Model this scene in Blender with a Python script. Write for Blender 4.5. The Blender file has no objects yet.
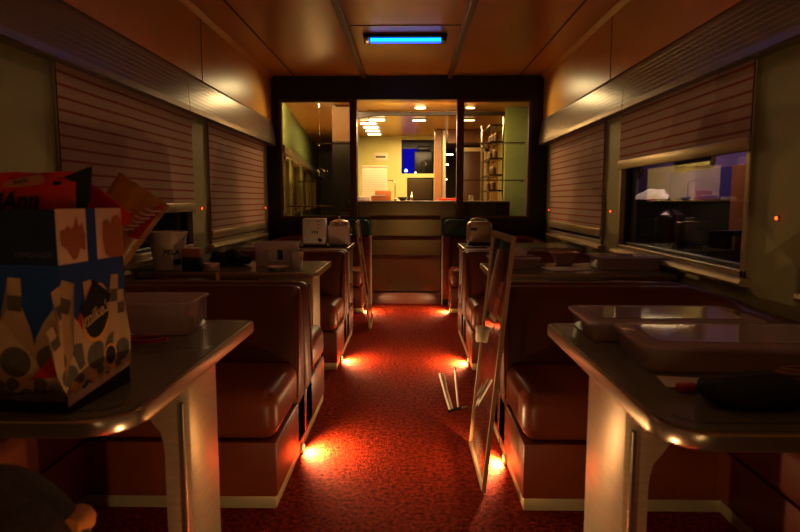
import bpy, bmesh, math, random
from mathutils import Vector, Matrix
random.seed(7)
PI = math.pi
scn = bpy.context.scene
COL = scn.collection

# ------------------------------------------------------------------ materials
def lin(h):
    h = h.lstrip('#')
    out = []
    for i in (0, 2, 4):
        c = int(h[i:i+2], 16) / 255
        out.append(c/12.92 if c <= .04045 else ((c+.055)/1.055)**2.4)
    return tuple(out) + (1,)

def mat(name, col, rough=.5, metal=0., spec=.5, noise=0., nscale=20., bump=0., bscale=60., coat=0., aniso=None):
    m = bpy.data.materials.new(name); m.use_nodes = True
    nt = m.node_tree; b = nt.nodes['Principled BSDF']
    c = lin(col) if isinstance(col, str) else tuple(col) + (1,)
    b.inputs['Base Color'].default_value = c
    b.inputs['Roughness'].default_value = rough
    b.inputs['Metallic'].default_value = metal
    b.inputs['Specular IOR Level'].default_value = spec
    b.inputs['Coat Weight'].default_value = coat
    tc = nt.nodes.new('ShaderNodeTexCoord')
    mp = nt.nodes.new('ShaderNodeMapping'); nt.links.new(tc.outputs['Object'], mp.inputs['Vector'])
    if aniso: mp.inputs['Scale'].default_value = aniso
    if noise > 0:
        n = nt.nodes.new('ShaderNodeTexNoise'); n.inputs['Scale'].default_value = nscale
        n.inputs['Detail'].default_value = 4
        nt.links.new(mp.outputs[0], n.inputs['Vector'])
        r = nt.nodes.new('ShaderNodeValToRGB')
        r.color_ramp.elements[0].position = .3; r.color_ramp.elements[1].position = .7
        r.color_ramp.elements[0].color = tuple(v*(1-noise) for v in c[:3]) + (1,)
        r.color_ramp.elements[1].color = tuple(min(1, v*(1+noise)) for v in c[:3]) + (1,)
        nt.links.new(n.outputs['Fac'], r.inputs['Fac']); nt.links.new(r.outputs[0], b.inputs['Base Color'])
    if bump > 0:
        n2 = nt.nodes.new('ShaderNodeTexNoise'); n2.inputs['Scale'].default_value = bscale
        n2.inputs['Detail'].default_value = 3
        nt.links.new(mp.outputs[0], n2.inputs['Vector'])
        bp = nt.nodes.new('ShaderNodeBump'); bp.inputs['Strength'].default_value = bump
        bp.inputs['Distance'].default_value = .01
        nt.links.new(n2.outputs['Fac'], bp.inputs['Height']); nt.links.new(bp.outputs[0], b.inputs['Normal'])
    return m

def emis(name, col, s):
    m = bpy.data.materials.new(name); m.use_nodes = True
    nt = m.node_tree; nt.nodes.clear()
    e = nt.nodes.new('ShaderNodeEmission'); e.inputs[0].default_value = lin(col); e.inputs[1].default_value = s
    o = nt.nodes.new('ShaderNodeOutputMaterial'); nt.links.new(e.outputs[0], o.inputs[0])
    return m

def glass(name, tint='#ffffff', rough=.02, ior=1.5, milk=0., milkcol='#ffffff', gain=1.):
    m = bpy.data.materials.new(name); m.use_nodes = True
    nt = m.node_tree; nt.nodes.clear()
    t = nt.nodes.new('ShaderNodeBsdfTransparent'); t.inputs[0].default_value = lin(tint)
    g = nt.nodes.new('ShaderNodeBsdfGlossy'); g.inputs['Roughness'].default_value = rough
    f = nt.nodes.new('ShaderNodeFresnel')
    geo = nt.nodes.new('ShaderNodeNewGeometry'); mr = nt.nodes.new('ShaderNodeMapRange')
    mr.inputs['To Min'].default_value = ior; mr.inputs['To Max'].default_value = 1/ior
    nt.links.new(geo.outputs['Backfacing'], mr.inputs['Value']); nt.links.new(mr.outputs[0], f.inputs[0])
    base = t.outputs[0]
    if milk > 0:
        d = nt.nodes.new('ShaderNodeBsdfDiffuse'); d.inputs[0].default_value = lin(milkcol)
        tl = nt.nodes.new('ShaderNodeBsdfTranslucent'); tl.inputs[0].default_value = lin(milkcol)
        a = nt.nodes.new('ShaderNodeMixShader'); a.inputs[0].default_value = .4
        nt.links.new(d.outputs[0], a.inputs[1]); nt.links.new(tl.outputs[0], a.inputs[2])
        mm = nt.nodes.new('ShaderNodeMixShader'); mm.inputs[0].default_value = milk
        nt.links.new(t.outputs[0], mm.inputs[1]); nt.links.new(a.outputs[0], mm.inputs[2]); base = mm.outputs[0]
    fac = f.outputs[0]
    if gain != 1.:
        mu = nt.nodes.new('ShaderNodeMath'); mu.operation = 'MULTIPLY'; mu.use_clamp = True
        mu.inputs[1].default_value = gain; nt.links.new(fac, mu.inputs[0]); fac = mu.outputs[0]
    x = nt.nodes.new('ShaderNodeMixShader'); nt.links.new(fac, x.inputs[0])
    nt.links.new(base, x.inputs[1]); nt.links.new(g.outputs[0], x.inputs[2])
    o = nt.nodes.new('ShaderNodeOutputMaterial'); nt.links.new(x.outputs[0], o.inputs[0])
    return m

def stripes(name, c1, c2, axis, period, duty, rough=.8, weave=.15, bump=0.):
    m = mat(name, c1, rough, noise=0)
    nt = m.node_tree; b = nt.nodes['Principled BSDF']
    tc = nt.nodes.new('ShaderNodeTexCoord'); s = nt.nodes.new('ShaderNodeSeparateXYZ')
    nt.links.new(tc.outputs['Object'], s.inputs[0])
    d = nt.nodes.new('ShaderNodeMath'); d.operation = 'DIVIDE'; d.inputs[1].default_value = period
    nt.links.new(s.outputs[axis], d.inputs[0])
    f = nt.nodes.new('ShaderNodeMath'); f.operation = 'FRACT'; nt.links.new(d.outputs[0], f.inputs[0])
    l = nt.nodes.new('ShaderNodeMath'); l.operation = 'LESS_THAN'; l.inputs[1].default_value = duty
    nt.links.new(f.outputs[0], l.inputs[0])
    n = nt.nodes.new('ShaderNodeTexNoise'); n.inputs['Scale'].default_value = 90
    mx = nt.nodes.new('ShaderNodeMix'); mx.data_type = 'RGBA'
    mx.inputs[6].default_value = lin(c1); mx.inputs[7].default_value = lin(c2)
    nt.links.new(l.outputs[0], mx.inputs[0])
    m2 = nt.nodes.new('ShaderNodeMix'); m2.data_type = 'RGBA'; m2.blend_type = 'MULTIPLY'; m2.inputs[0].default_value = weave
    nt.links.new(mx.outputs[2], m2.inputs[6]); nt.links.new(n.outputs['Fac'], m2.inputs[7])
    nt.links.new(m2.outputs[2], b.inputs['Base Color'])
    if bump:
        bp = nt.nodes.new('ShaderNodeBump'); bp.inputs['Strength'].default_value = bump; bp.inputs['Distance'].default_value = .006
        nt.links.new(l.outputs[0], bp.inputs['Height']); nt.links.new(bp.outputs[0], b.inputs['Normal'])
    return m

M = {}
M['carpet'] = mat('carpet', '#98341a', .95, spec=.05, noise=.6, nscale=55, bump=1., bscale=110)
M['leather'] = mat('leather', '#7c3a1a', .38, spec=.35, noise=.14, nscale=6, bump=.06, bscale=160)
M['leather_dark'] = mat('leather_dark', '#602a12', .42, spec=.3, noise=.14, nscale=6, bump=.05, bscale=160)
M['green_vinyl'] = mat('green_vinyl', '#0d3b2c', .35, bump=.05, bscale=150)
M['wall'] = mat('wall_paint', '#948e5e', .5, noise=.06, nscale=3)
M['upper'] = mat('upper_panel', '#d8a044', .34, noise=.05, nscale=3)
M['ceiling'] = mat('ceiling_panel', '#cf9038', .3, noise=.07, nscale=2)
M['beam'] = mat('beam_brown', '#6b4126', .35, noise=.1)
M['seam'] = mat('seam_dark', '#5c3216', .5, noise=.1)
M['valance'] = mat('valance_metal', '#8a7a70', .3, metal=.7, noise=.05, nscale=8, aniso=(10, .3, 10))
M['black'] = mat('black_panel', '#0e0c0b', .35, noise=.1)
M['black_fabric'] = mat('black_fabric', '#121014', .8, noise=.2, bump=.4, bscale=80)
M['frame_brown'] = mat('frame_brown', '#5a3226', .4, metal=.15, noise=.08)
M['chrome'] = mat('chrome', '#c9c2b4', .18, metal=1, noise=.04)
M['alu'] = mat('brushed_aluminium', '#b9a88c', .36, metal=.6, noise=.08, nscale=12, aniso=(1, 1, 8))
M['alu_edge'] = mat('ribbed_edge', '#b8ab94', .28, metal=.9, noise=.05, nscale=14)
M['kick'] = mat('kick_metal', '#b8a880', .4, metal=.4, noise=.05)
M['silver'] = mat('dull_silver', '#d8d0c4', .35, metal=.45, noise=.04)
M['steel'] = mat('stainless', '#6e5f42', .22, metal=.95, noise=.06, nscale=4, aniso=(6, 1, 1))
M['laminate'] = mat('table_laminate', '#6b6550', .22, noise=.07, nscale=40)
M['inlay'] = mat('dark_inlay', '#2b2620', .3, noise=.05)
M['blind'] = stripes('blind_fabric', '#b49684', '#94442a', 2, .053, .22)
M['kitchen'] = mat('kitchen_wall', '#c4bd7c', .6, noise=.05, nscale=3)
M['kgreen'] = mat('kitchen_green', '#8fa064', .6, noise=.05, nscale=3)
M['kceil'] = mat('kitchen_ceiling', '#d09a44', .3, noise=.04)
M['colwood'] = mat('column_wood', '#8a5c34', .4, noise=.1)
M['wood'] = mat('light_wood', '#c27a3e', .5, noise=.2, nscale=8, aniso=(1, 8, 8))
M['darkwood'] = mat('dark_wood', '#4a2a18', .4, noise=.2, nscale=8)
M['white'] = mat('white_plastic', '#d9cfc2', .4, noise=.03)
M['cream'] = mat('cream_card', '#d8cdb2', .7, noise=.04)
M['paper'] = mat('paper', '#cfc6c4', .8, noise=.04)
M['pink'] = mat('pinkish_plastic', '#c9a49c', .45, noise=.03)
M['navy'] = mat('navy_card', '#0c1c3c', .45, noise=.1)
M['blue'] = mat('blue_card', '#1a4488', .45, noise=.15, nscale=10)
M['brown_card'] = mat('brown_card', '#a5623a', .75, noise=.08)
M['whitecard'] = mat('white_card', '#d6b8a4', .6, noise=.05)
M['bottle_white'] = mat('printed_bottle', '#b89870', .5, noise=.08)
M['red'] = mat('red_print', '#b02418', .4, noise=.08)
M['redlight'] = mat('red_bag', '#b8260f', .35, noise=.12, nscale=8, bump=.3, bscale=12)
M['orangebag'] = mat('orange_bag', '#a8701e', .35, noise=.2, nscale=9, bump=.3, bscale=14)
M['yellow'] = mat('yellow_print', '#d89a20', .45, noise=.05)
M['ink'] = mat('black_ink', '#0a0908', .5, noise=.05)
M['greyprint'] = mat('grey_print', '#5c5142', .6, noise=.2, nscale=60)
M['tan'] = mat('tan_suede', '#b87428', .8, noise=.15, nscale=14)
M['brown'] = mat('brown_canvas', '#3c2412', .8, noise=.3, nscale=12, bump=.3)
M['tape'] = mat('tan_tape', '#c88a4a', .4, noise=.05)
M['cable'] = mat('cable_brown', '#94705a', .4, noise=.05)
M['purple'] = mat('purple_carriage', '#8e7490', .5, noise=.1, nscale=1.5)
M['purple_dark'] = mat('indigo_band', '#584a84', .5, noise=.1, nscale=2)
M['orange'] = mat('orange_panel', '#d8842c', .6, noise=.08)
M['brass'] = mat('brass_trim', '#b8924a', .3, metal=.8, noise=.05)
M['ground'] = mat('asphalt', '#1a1716', .9, noise=.2)
M['glass'] = glass('window_glass', '#f2f2ee', .01, 1.45)
M['glass_tint'] = glass('tinted_glass', '#e6e2d4', .01, 1.45, gain=1.3)
M['glass_panel'] = glass('panel_glass', '#d8cfc4', .03, 1.5, milk=.10, milkcol='#a08878', gain=1.6)
M['bin'] = glass('clear_bin', '#e8dede', .12, 1.45, milk=.62, milkcol='#e4d2d0')
M['bin_lid'] = glass('clear_lid', '#e8dede', .05, 1.5, milk=.66, milkcol='#dccad2', gain=.7)
M['tumbler'] = glass('tumbler_glass', '#f4efe8', .02, 1.5, milk=.22, gain=2.5)
E_tube = emis('blue_tube_glow', '#1888ff', 3.5)
E_tube2 = emis('violet_tube_glow', '#2a50ff', 3.5)
E_warm = emis('warm_lens', '#ffd9a0', 9)
E_down = emis('downlight_glow', '#fff0c8', 6)
E_step = emis('step_lens', '#ffb060', 4)
E_red = emis('red_pilot', '#ff4010', 7)
E_blue = emis('blue_glow', '#1c14d8', .5)
E_bluedk = emis('blue_spark', '#8fb0ff', 5)
E_pale = emis('pale_green_glow', '#b8d8a0', .22)

# ------------------------------------------------------------------ mesh helpers
def NB(): return bmesh.new()

def bx(bm, x0, x1, y0, y1, z0, z1, bev=0., seg=2, rot=None):
    if x0 > x1: x0, x1 = x1, x0
    if y0 > y1: y0, y1 = y1, y0
    r = bmesh.ops.create_cube(bm, size=1)
    vs = r['verts']
    for v in vs:
        v.co = Vector(((x0+x1)/2 + v.co.x*(x1-x0), (y0+y1)/2 + v.co.y*(y1-y0), (z0+z1)/2 + v.co.z*(z1-z0)))
    if rot:
        bmesh.ops.transform(bm, matrix=rot, verts=vs)
    if bev > 0:
        es = list({e for v in vs for e in v.link_edges})
        bmesh.ops.bevel(bm, geom=es, offset=bev, segments=seg, profile=.5, affect='EDGES')
    return bm

def box(*a, **k): return bx(NB(), *a, **k)

def tube(bm, pts, r, n=8, cap=True):
    pts = [Vector(p) for p in pts]
    rings = []; prev = None
    for i, p in enumerate(pts):
        if i == 0: d = pts[1]-p
        elif i == len(pts)-1: d = p-pts[i-1]
        else: d = (pts[i+1]-p).normalized() + (p-pts[i-1]).normalized()
        d.normalize()
        if prev is None:
            a = Vector((0, 0, 1)) if abs(d.z) < .9 else Vector((1, 0, 0))
            u = d.cross(a).normalized()
        else:
            u = (prev - d*prev.dot(d)).normalized()
        prev = u; w = d.cross(u)
        rr = r[i] if isinstance(r, (list, tuple)) else r
        rings.append([bm.verts.new(p + (u*math.cos(2*PI*k/n) + w*math.sin(2*PI*k/n))*rr) for k in range(n)])
    for a, b in zip(rings, rings[1:]):
        for k in range(n):
            bm.faces.new((a[k], a[(k+1) % n], b[(k+1) % n], b[k]))
    if cap:
        bm.faces.new(rings[0][::-1]); bm.faces.new(rings[-1])
    return bm

def lathe(bm, prof, cx=0, cy=0, n=24, sx=1, sy=1):
    rings = []
    for r, z in prof:
        rings.append([bm.verts.new((cx+math.cos(2*PI*k/n)*r*sx, cy+math.sin(2*PI*k/n)*r*sy, z)) for k in range(n)])
    for a, b in zip(rings, rings[1:]):
        for k in range(n):
            bm.faces.new((a[k], a[(k+1) % n], b[(k+1) % n], b[k]))
    if prof[0][0] > 1e-4: bm.faces.new(rings[0][::-1])
    if prof[-1][0] > 1e-4: bm.faces.new(rings[-1])
    return bm

def prism(bm, poly, axis, a, b, bev=0):
    """extrude 2-D polygon along an axis: axis 'y' -> poly is (x,z); 'x' -> (y,z); 'z' -> (x,y)"""
    def mk(p, t):
        if axis == 'y': return (p[0], t, p[1])
        if axis == 'x': return (t, p[0], p[1])
        return (p[0], p[1], t)
    A = [bm.verts.new(mk(p, a)) for p in poly]; B = [bm.verts.new(mk(p, b)) for p in poly]
    n = len(poly); fs = []
    for k in range(n):
        fs.append(bm.faces.new((A[k], A[(k+1) % n], B[(k+1) % n], B[k])))
    fs.append(bm.faces.new(A[::-1])); fs.append(bm.faces.new(B))
    if bev > 0:
        es = list({e for f in fs[-2:] for e in f.edges})
        bmesh.ops.bevel(bm, geom=es, offset=bev, segments=2, profile=.5, affect='EDGES')
    return bm

def rrect(x0, x1, y0, y1, r, n=5):
    """rounded rectangle, r = radius or 4 radii for corners (x0,y0),(x1,y0),(x1,y1),(x0,y1)"""
    if not isinstance(r, (list, tuple)): r = [r]*4
    out = []
    for (cx, cy, sx, sy, a0), rr in zip(((x0, y0, 1, 1, PI), (x1, y0, -1, 1, 1.5*PI), (x1, y1, -1, -1, 0), (x0, y1, 1, -1, .5*PI)), r):
        if rr <= 0: out.append((cx, cy)); continue
        for k in range(n+1):
            a = a0 + .5*PI*k/n
            out.append((cx+sx*rr+math.cos(a)*rr, cy+sy*rr+math.sin(a)*rr))
    return out

def fin(bm, smooth):
    bmesh.ops.recalc_face_normals(bm, faces=bm.faces[:])
    if smooth:
        for f in bm.faces: f.smooth = True
        for e in bm.edges:
            if len(e.link_faces) == 2 and e.calc_face_angle(0) > math.radians(38): e.smooth = False

def part(name, bm, m, parent=None, smooth=True, loc=(0, 0, 0), label=None):
    fin(bm, smooth)
    me = bpy.data.meshes.new(name); bm.to_mesh(me); bm.free()
    me.materials.append(m)
    o = bpy.data.objects.new(name, me); COL.objects.link(o)
    o.location = loc
    if parent: o.parent = parent
    if label: o['label'] = label
    return o

def thing(name, label, cat, loc=(0, 0, 0), rotz=0, group=None, rot=None):
    o = bpy.data.objects.new(name, None); COL.objects.link(o)
    o.empty_display_size = .05
    o.location = loc; o.rotation_euler = rot or (0, 0, rotz)
    o['label'] = label; o['category'] = cat
    if group: o['group'] = group
    return o

def single(name, bm, m, label, cat, loc=(0, 0, 0), rotz=0, group=None, smooth=True, kind=None, rot=None):
    o = part(name, bm, m, None, smooth, loc)
    o.rotation_euler = rot or (0, 0, rotz)
    o['label'] = label; o['category'] = cat
    if group: o['group'] = group
    if kind: o['kind'] = kind
    return o

def struct(name, bm, m, parent=None, smooth=False, label=None, cat=None):
    o = part(name, bm, m, parent, smooth)
    if parent is None:
        o['kind'] = 'structure'
        if label: o['label'] = label; o['category'] = cat
    return o

def sthing(name, label, cat, loc=(0, 0, 0)):
    o = thing(name, label, cat, loc); o['kind'] = 'structure'; return o

def copy_tree(o, parent=None):
    c = o.copy(); COL.objects.link(c)
    if parent: c.parent = parent
    for ch in [q for q in bpy.data.objects if q.parent == o]: copy_tree(ch, c)
    return c

def dup(o, loc, rotz=0, label=None):
    c = copy_tree(o); c.location = loc; c.rotation_euler = (0, 0, rotz)
    if label: c['label'] = label
    return c

def text(name, s, size, m, parent, loc, rot=(PI/2, 0, 0), shear=0., ext=.0006, bold=0.):
    cu = bpy.data.curves.new(name, 'FONT'); cu.body = s; cu.size = size; cu.align_x = 'CENTER'; cu.align_y = 'CENTER'
    cu.shear = shear; cu.extrude = ext; cu.offset = bold
    t = bpy.data.objects.new(name, cu); COL.objects.link(t)
    bpy.context.view_layer.update()
    me = bpy.data.meshes.new_from_object(t.evaluated_get(bpy.context.evaluated_depsgraph_get()))
    bpy.data.objects.remove(t)
    me.materials.clear(); me.materials.append(m)
    o = bpy.data.objects.new(name, me); COL.objects.link(o)
    o.parent = parent; o.location = loc; o.rotation_euler = rot
    return o

# ------------------------------------------------------------------ dimensions
H = 1.10
XL, XR = -1.50, 1.43
YP = 6.35
YB = -2.6
ZC = 2.37
VAL_Z0, VAL_Z1 = 1.665, 1.915

# ------------------------------------------------------------------ room shell
struct('floor', box(XL-.1, XR+.1, YB, YP+.02, -.06, 0), M['carpet'], label='rough red carpet covering the floor and the aisle', cat='carpet')
struct('ceiling', box(XL-.1, XR+.1, YB, YP+.1, ZC, ZC+.06), M['ceiling'], label='glossy orange brown panelled ceiling', cat='ceiling')
# ceiling trims : two beams and two crease strips
for n, (x, w, h, m) in enumerate(((-.475, .05, .035, 'beam'), (.405, .05, .035, 'beam'), (-1.19, .012, .006, 'seam'), (1.12, .012, .006, 'seam'))):
    struct('trim_%d' % (n+1), box(x-w/2, x+w/2, YB, YP-.01, ZC-h, ZC, bev=.006 if h > .01 else 0), M[m])
n = 5
for y in (4.55, 2.4, .3):
    struct('trim_%d' % n, box(-.44, .37, y-.004, y+.004, ZC-.004, ZC), M['seam']); n += 1

def wall_side(side, xw, s):
    # s = +1 for the right wall (outward is +x)
    wins = [(.56, 2.12), (2.56, 4.13), (4.46, 6.12)]
    t = .10
    bm = NB()
    def b(y0, y1, z0, z1): bx(bm, xw, xw+s*t, y0, y1, z0, z1)
    b(YB, YP, 0, .77); b(YB, YP, 1.70, ZC)
    edges = [YB] + [v for w in wins for v in w] + [YP]
    for i in range(0, len(edges), 2): b(edges[i], edges[i+1], .77, 1.70)
    struct('wall_'+side, bm, M['wall'], label='sage painted carriage wall on the %s' % side, cat='wall')
    # upper panel, slightly proud
    xu = xw - s*.06
    struct('wall_%s_upper' % side, box(xu, xw-s*.001, YB, YP-.005, VAL_Z1-.02, ZC-.002), M['upper'])
    return wins
WL = wall_side('left', XL, -1)
WR = wall_side('right', XR, 1)
for side, xu, s in (('left', XL+.06, 1), ('right', XR-.06, -1)):
    for y in (4.25, 1.7):
        struct('trim_%d' % n, box(xu, xu+s*.003, y-.003, y+.003, VAL_Z1, ZC-.005), M['seam']); n += 1
    struct('trim_%d' % n, prism(NB(), [(xu, ZC-.035), (xu+s*.004, ZC-.035), (xu+s*.03, ZC-.004), (xu+s*.03, ZC), (xu, ZC)], 'y', YB, YP-.01), M['upper']); n += 1

# valances (fluted metal light boxes)
for side, xw, xf, s in (('left', XL, -1.40, 1), ('right', XR, 1.33, -1)):
    prof = [(xw+s*.002, VAL_Z0+.008), (xf-s*.012, VAL_Z0+.008), (xf-s*.010, VAL_Z0-.006), (xf, VAL_Z0)]
    zz = VAL_Z0; m_ = 8
    top = xw+s*.07
    for k in range(m_):
        za = VAL_Z0 + .030 + (VAL_Z1-VAL_Z0-.05)*k/m_; zb = za + (VAL_Z1-VAL_Z0-.05)/m_
        f = lambda z: xf + (top-xf)*max(0, (z-VAL_Z0-.03))/(VAL_Z1-VAL_Z0)*.8
        prof += [(f(za), za), (f(za)+s*.0003, za+.001), (f(zb)+s*.0003, zb-.0025), (f(zb)-s*.0004, zb-.0012)]
    prof += [(xf+(top-xf)*.75, VAL_Z1-.012), (top, VAL_Z1), (xw+s*.002, VAL_Z1)]
    t = sthing('trim_valance_'+side, 'fluted metal valance running above the %s windows' % side, 'valance', (0, 0, 0))
    part('valance_face', prism(NB(), prof, 'y', YB+.01, 3.88), M['valance'], t, smooth=False)
    part('valance_face', prism(NB(), prof, 'y', 3.886, YP-.06), M['valance'], t, smooth=False)
    cap = [(xw+s*.002, VAL_Z0-.004), (xf+s*.003, VAL_Z0-.006), (xf+s*.003, VAL_Z0+.05), (xf-s*.02, VAL_Z1-.03), (top, VAL_Z1+.006), (xw+s*.002, VAL_Z1+.006)]
    part('end_cap', prism(NB(), cap, 'y', YP-.06, YP-.035), M['alu'], t, smooth=False)

# windows with blinds
def make_window(idx, side, xw, s, y0, y1, blind_z, label_bl):
    t = sthing('window_%d' % idx, 'metal framed window in the %s wall' % side, 'window', (xw, y0, .77))
    zt = .93
    W = y1-y0
    def fr(bm, a, b, w, x0, x1, z0=0., z1=zt):
        bx(bm, x0, x1, a, a+w, z0, z1, .003); bx(bm, x0, x1, b-w, b, z0, z1, .003)
        bx(bm, x0, x1, a, b, z0, z0+w, .003); bx(bm, x0, x1, a, b, z1-w, z1, .003)
    f = NB(); fr(f, 0, W, .03, s*-.012, s*.05); part('window_frame', f, M['alu'], t, smooth=False)
    f = NB(); fr(f, .03, W-.03, .02, s*.02, s*.06, .03, zt-.03); part('inner_frame', f, M['black'], t, smooth=False)
    part('pane', box(s*.045, s*.049, .045, W-.045, .045, zt-.04), M['glass'], t, smooth=False)
    sill = prism(NB(), [(s*.03, .004), (-s*.045, -.004), (-s*.05, -.02), (-s*.045, -.032), (-s*.0, -.036), (s*.03, -.03)], 'y', -.04, W+.04)
    part('window_sill', sill, M['alu'], t, smooth=False)
    # roller blind
    top = 1.70
    b = thing('roller_blind', label_bl, 'blind', (xw-s*.022, (y0+y1)/2-.012, blind_z), group=None)
    hw = W/2-.005
    bm = NB()
    ny = 24
    rows = []
    for j in (0, 1):
        rows.append([bm.verts.new((math.sin(k*.9)*.0015, -hw+2*hw*k/ny, .03 + j*(top-blind_z-.03-.01))) for k in range(ny+1)])
    for k in range(ny): bm.faces.new((rows[0][k], rows[0][k+1], rows[1][k+1], rows[1][k]))
    part('blind_fabric', bm, M['blind'], b)
    part('bottom_bar', box(-.012, .010, -hw-.005, hw+.005, -.028, .032, bev=.006), M['alu'], b)
    tb = tube(NB(), [(-s*.004, -hw, top-blind_z+.005), (-s*.004, hw, top-blind_z+.005)], .018, 12)
    part('roller_tube', tb, M['alu'], b)
    return t
make_window(1, 'left', XL, -1, *WL[1], 1.05, 'striped blind at the larger left window, drawn down to a gap above the table')
make_window(2, 'left', XL, -1, *WL[2], .84, 'striped blind fully lowered on the far left window beside the black partition')
make_window(3, 'right', XR, 1, *WR[1], 1.33, 'striped blind half raised on the right window that shows the purple night outside')
make_window(4, 'right', XR, 1, *WR[2], .86, 'striped blind fully lowered on the far right window beside the black partition')
make_window(5, 'left', XL, -1, *WL[0], .84, 'striped blind lowered on the left window nearest the viewer')
make_window(6, 'right', XR, 1, *WR[0], .84, 'striped blind lowered on the right window nearest the viewer')

# pilot lights on the posts between windows
def pilot(x, y, z, s, label):
    t = thing('indicator_light', label, 'light', (x, y, z), rot=(0, s*PI/2, 0))
    part('bezel', lathe(NB(), [(.011, 0), (.011, .004), (.007, .006)], n=14), M['chrome'], t)
    part('lens', lathe(NB(), [(.0075, .004), (.006, .010), (.001, .012)], n=12), E_red, t)
pilot(XL+.001, 4.30, 1.04, 1, 'tiny glowing red light on the left post between the two blinds')
pilot(XL+.001, 6.20, 1.02, 1, 'tiny red light on the left wall next to the black partition')
pilot(XR-.001, 2.36, 1.03, -1, 'tiny orange red light on the right wall nearest the viewer')
pilot(XR-.001, 4.30, 1.02, -1, 'tiny red light on the right post between two windows')
pilot(XR-.001, 6.20, 1.00, -1, 'tiny red light on the right wall next to the black partition')

# rear wall with a door, behind the viewer
struct('wall_back', box(XL-.1, XR+.1, YB-.08, YB, 0, ZC), M['upper'])
dr = sthing('door_1', 'dark wood end door behind the viewer', 'door', (0, YB, 0))
part('door_panel', box(-.38, .38, .001, .04, .005, 2.0, bev=.005), M['darkwood'], dr)
part('door_handle', tube(NB(), [(.3, .04, 1.0), (.3, .09, 1.0), (.2, .09, 1.0)], .009, 10), M['chrome'], dr)

# ------------------------------------------------------------------ front partition
bm = NB()
TH = .07
def pb(x0, x1, z0, z1): bx(bm, x0, x1, YP, YP+TH, z0, z1)
pb(XL-.1, XR+.1, 2.135, ZC)            # header
pb(XL-.1, -1.365, 0, 2.135); pb(1.255, XR+.1, 0, 2.135)
pb(-1.365, -.44, 0, .905); pb(.34, 1.255, 0, .905)
struct('wall_front', bm, M['black'], label='black partition wall with glazed openings at the end of the car', cat='wall')
# beveled top edges: small soffit step
def pane_frame(idx, x0, x1, z0, z1, label):
    t = sthing('window_%d' % idx, label, 'window', ((x0+x1)/2, YP, z0))
    w = x1-x0; h = z1-z0; f = NB(); d = .028
    bx(f, -w/2, -w/2+d, -.015, .05, 0, h, .004); bx(f, w/2-d, w/2, -.015, .05, 0, h, .004)
    bx(f, -w/2+d, w/2-d, -.015, .05, 0, d, .004); bx(f, -w/2+d, w/2-d, -.015, .05, h-d, h, .004)
    part('window_frame', f, M['frame_brown'], t, smooth=False)
    part('pane', box(-w/2+d, w/2-d, .015, .021, d, h-d), M['glass_tint'], t, smooth=False)
pane_frame(7, -1.365, -.60, .905, 2.135, 'brown framed glass pane left of the kitchen opening')
pane_frame(8, .53, 1.255, .905, 2.135, 'brown framed glass pane right of the kitchen opening')
for x0, x1 in ((-.60, -.555), (.485, .53)):
    struct('trim_%d' % n, box(x0, x1, YP-.02, YP+.06, .905, 2.135, bev=.005), M['frame_brown']); n += 1

# glass shelves just behind the panes
for (x0, x1, z, lb) in ((-1.0, -.61, 1.70, 'upper glass shelf edge behind the left pane'), (-1.2, -.61, 1.30, 'lower glass shelf edge behind the left pane'),
                        (.54, 1.22, 1.70, 'upper glass shelf edge behind the right pane'), (.54, 1.22, 1.31, 'lower glass shelf edge behind the right pane')):
    t = thing('glass_shelf', lb, 'shelf', ((x0+x1)/2, 6.53, z))
    w = (x1-x0)/2
    part('shelf_board', box(-w, w, -.07, .07, -.004, .004), M['glass'], t, smooth=False)
    part('front_edge', box(-w, w, -.076, -.070, -.005, .005), M['chrome'], t, smooth=False)
    for xx in (-w+.02, w-.02): part('bracket', box(xx-.006, xx+.006, -.05, .07, -.018, -.004, bev=.002), M['chrome'], t)

# wire ornament hanging behind left pane
t = thing('wire_ornament', 'small wire hanging ornament behind the left glass pane', 'ornament', (-1.0, 6.72, 1.36))
bm = NB(); tube(bm, [(0, 0, .1), (0, 0, .84)], .0012, 5); part('thread', bm, M['chrome'], t)
bm = NB()
for k in range(5):
    a = k*2*PI/5
    c = (math.cos(a)*.055, math.sin(a)*.04)
    tube(bm, [(c[0]+math.cos(q*2*PI/8)*.035, c[1], .04+math.sin(q*2*PI/8)*.04) for q in range(9)], .0028, 5, cap=False)
tube(bm, [(0, 0, .1), (-.06, 0, .06)], .0025, 5); tube(bm, [(0, 0, .1), (.06, 0, .06)], .0025, 5)
part('wire_loops', bm, M['chrome'], t)

# passage behind the left pane: long angled wall with windows
px = lambda z: -1.40 - .09*(z-6.45)
def pw(bm, ya, yb, z0, z1, t=.05, off=0.):
    v = []
    for (y, o) in ((ya, off), (yb, off), (yb, off-t), (ya, off-t)):
        v.append((px(y)+o, y))
    prism(bm, v, 'z', z0, z1)
ws = [(6.95, 7.35), (7.75, 8.75), (9.25, 10.4), (10.9, 12.2)]
bm = NB(); pw(bm, 6.43, 14, 0, .9); pw(bm, 6.43, 14, 1.6, 2.3)
e = [6.43]+[q for w in ws for q in w]+[14]
for i in range(0, len(e), 2): pw(bm, e[i], e[i+1], .9, 1.6)
struct('wall_passage', bm, M['kgreen'])
for i, (a, b) in enumerate(ws):
    t = sthing('window_%d' % (9+i), 'passage window seen through the left glass pane', 'window', (0, 0, 0))
    bm = NB()
    for (p, q, z0, z1) in ((a, a+.05, .9, 1.6), (b-.05, b, .9, 1.6), (a, b, .9, .94), (a, b, 1.56, 1.6)): pw(bm, p, q, z0, z1, .07, .015)
    part('window_frame', bm, M['brass'], t, smooth=False)
    bm = NB(); pw(bm, a, b, .9, 1.6, .006, -.04); part('pane', bm, M['black'], t, smooth=False)
bm = NB(); pw(bm, 6.43, 14, 1.6, 1.68, -.07, .0); struct('trim_%d' % n, bm, M['alu']); n += 1
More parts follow.
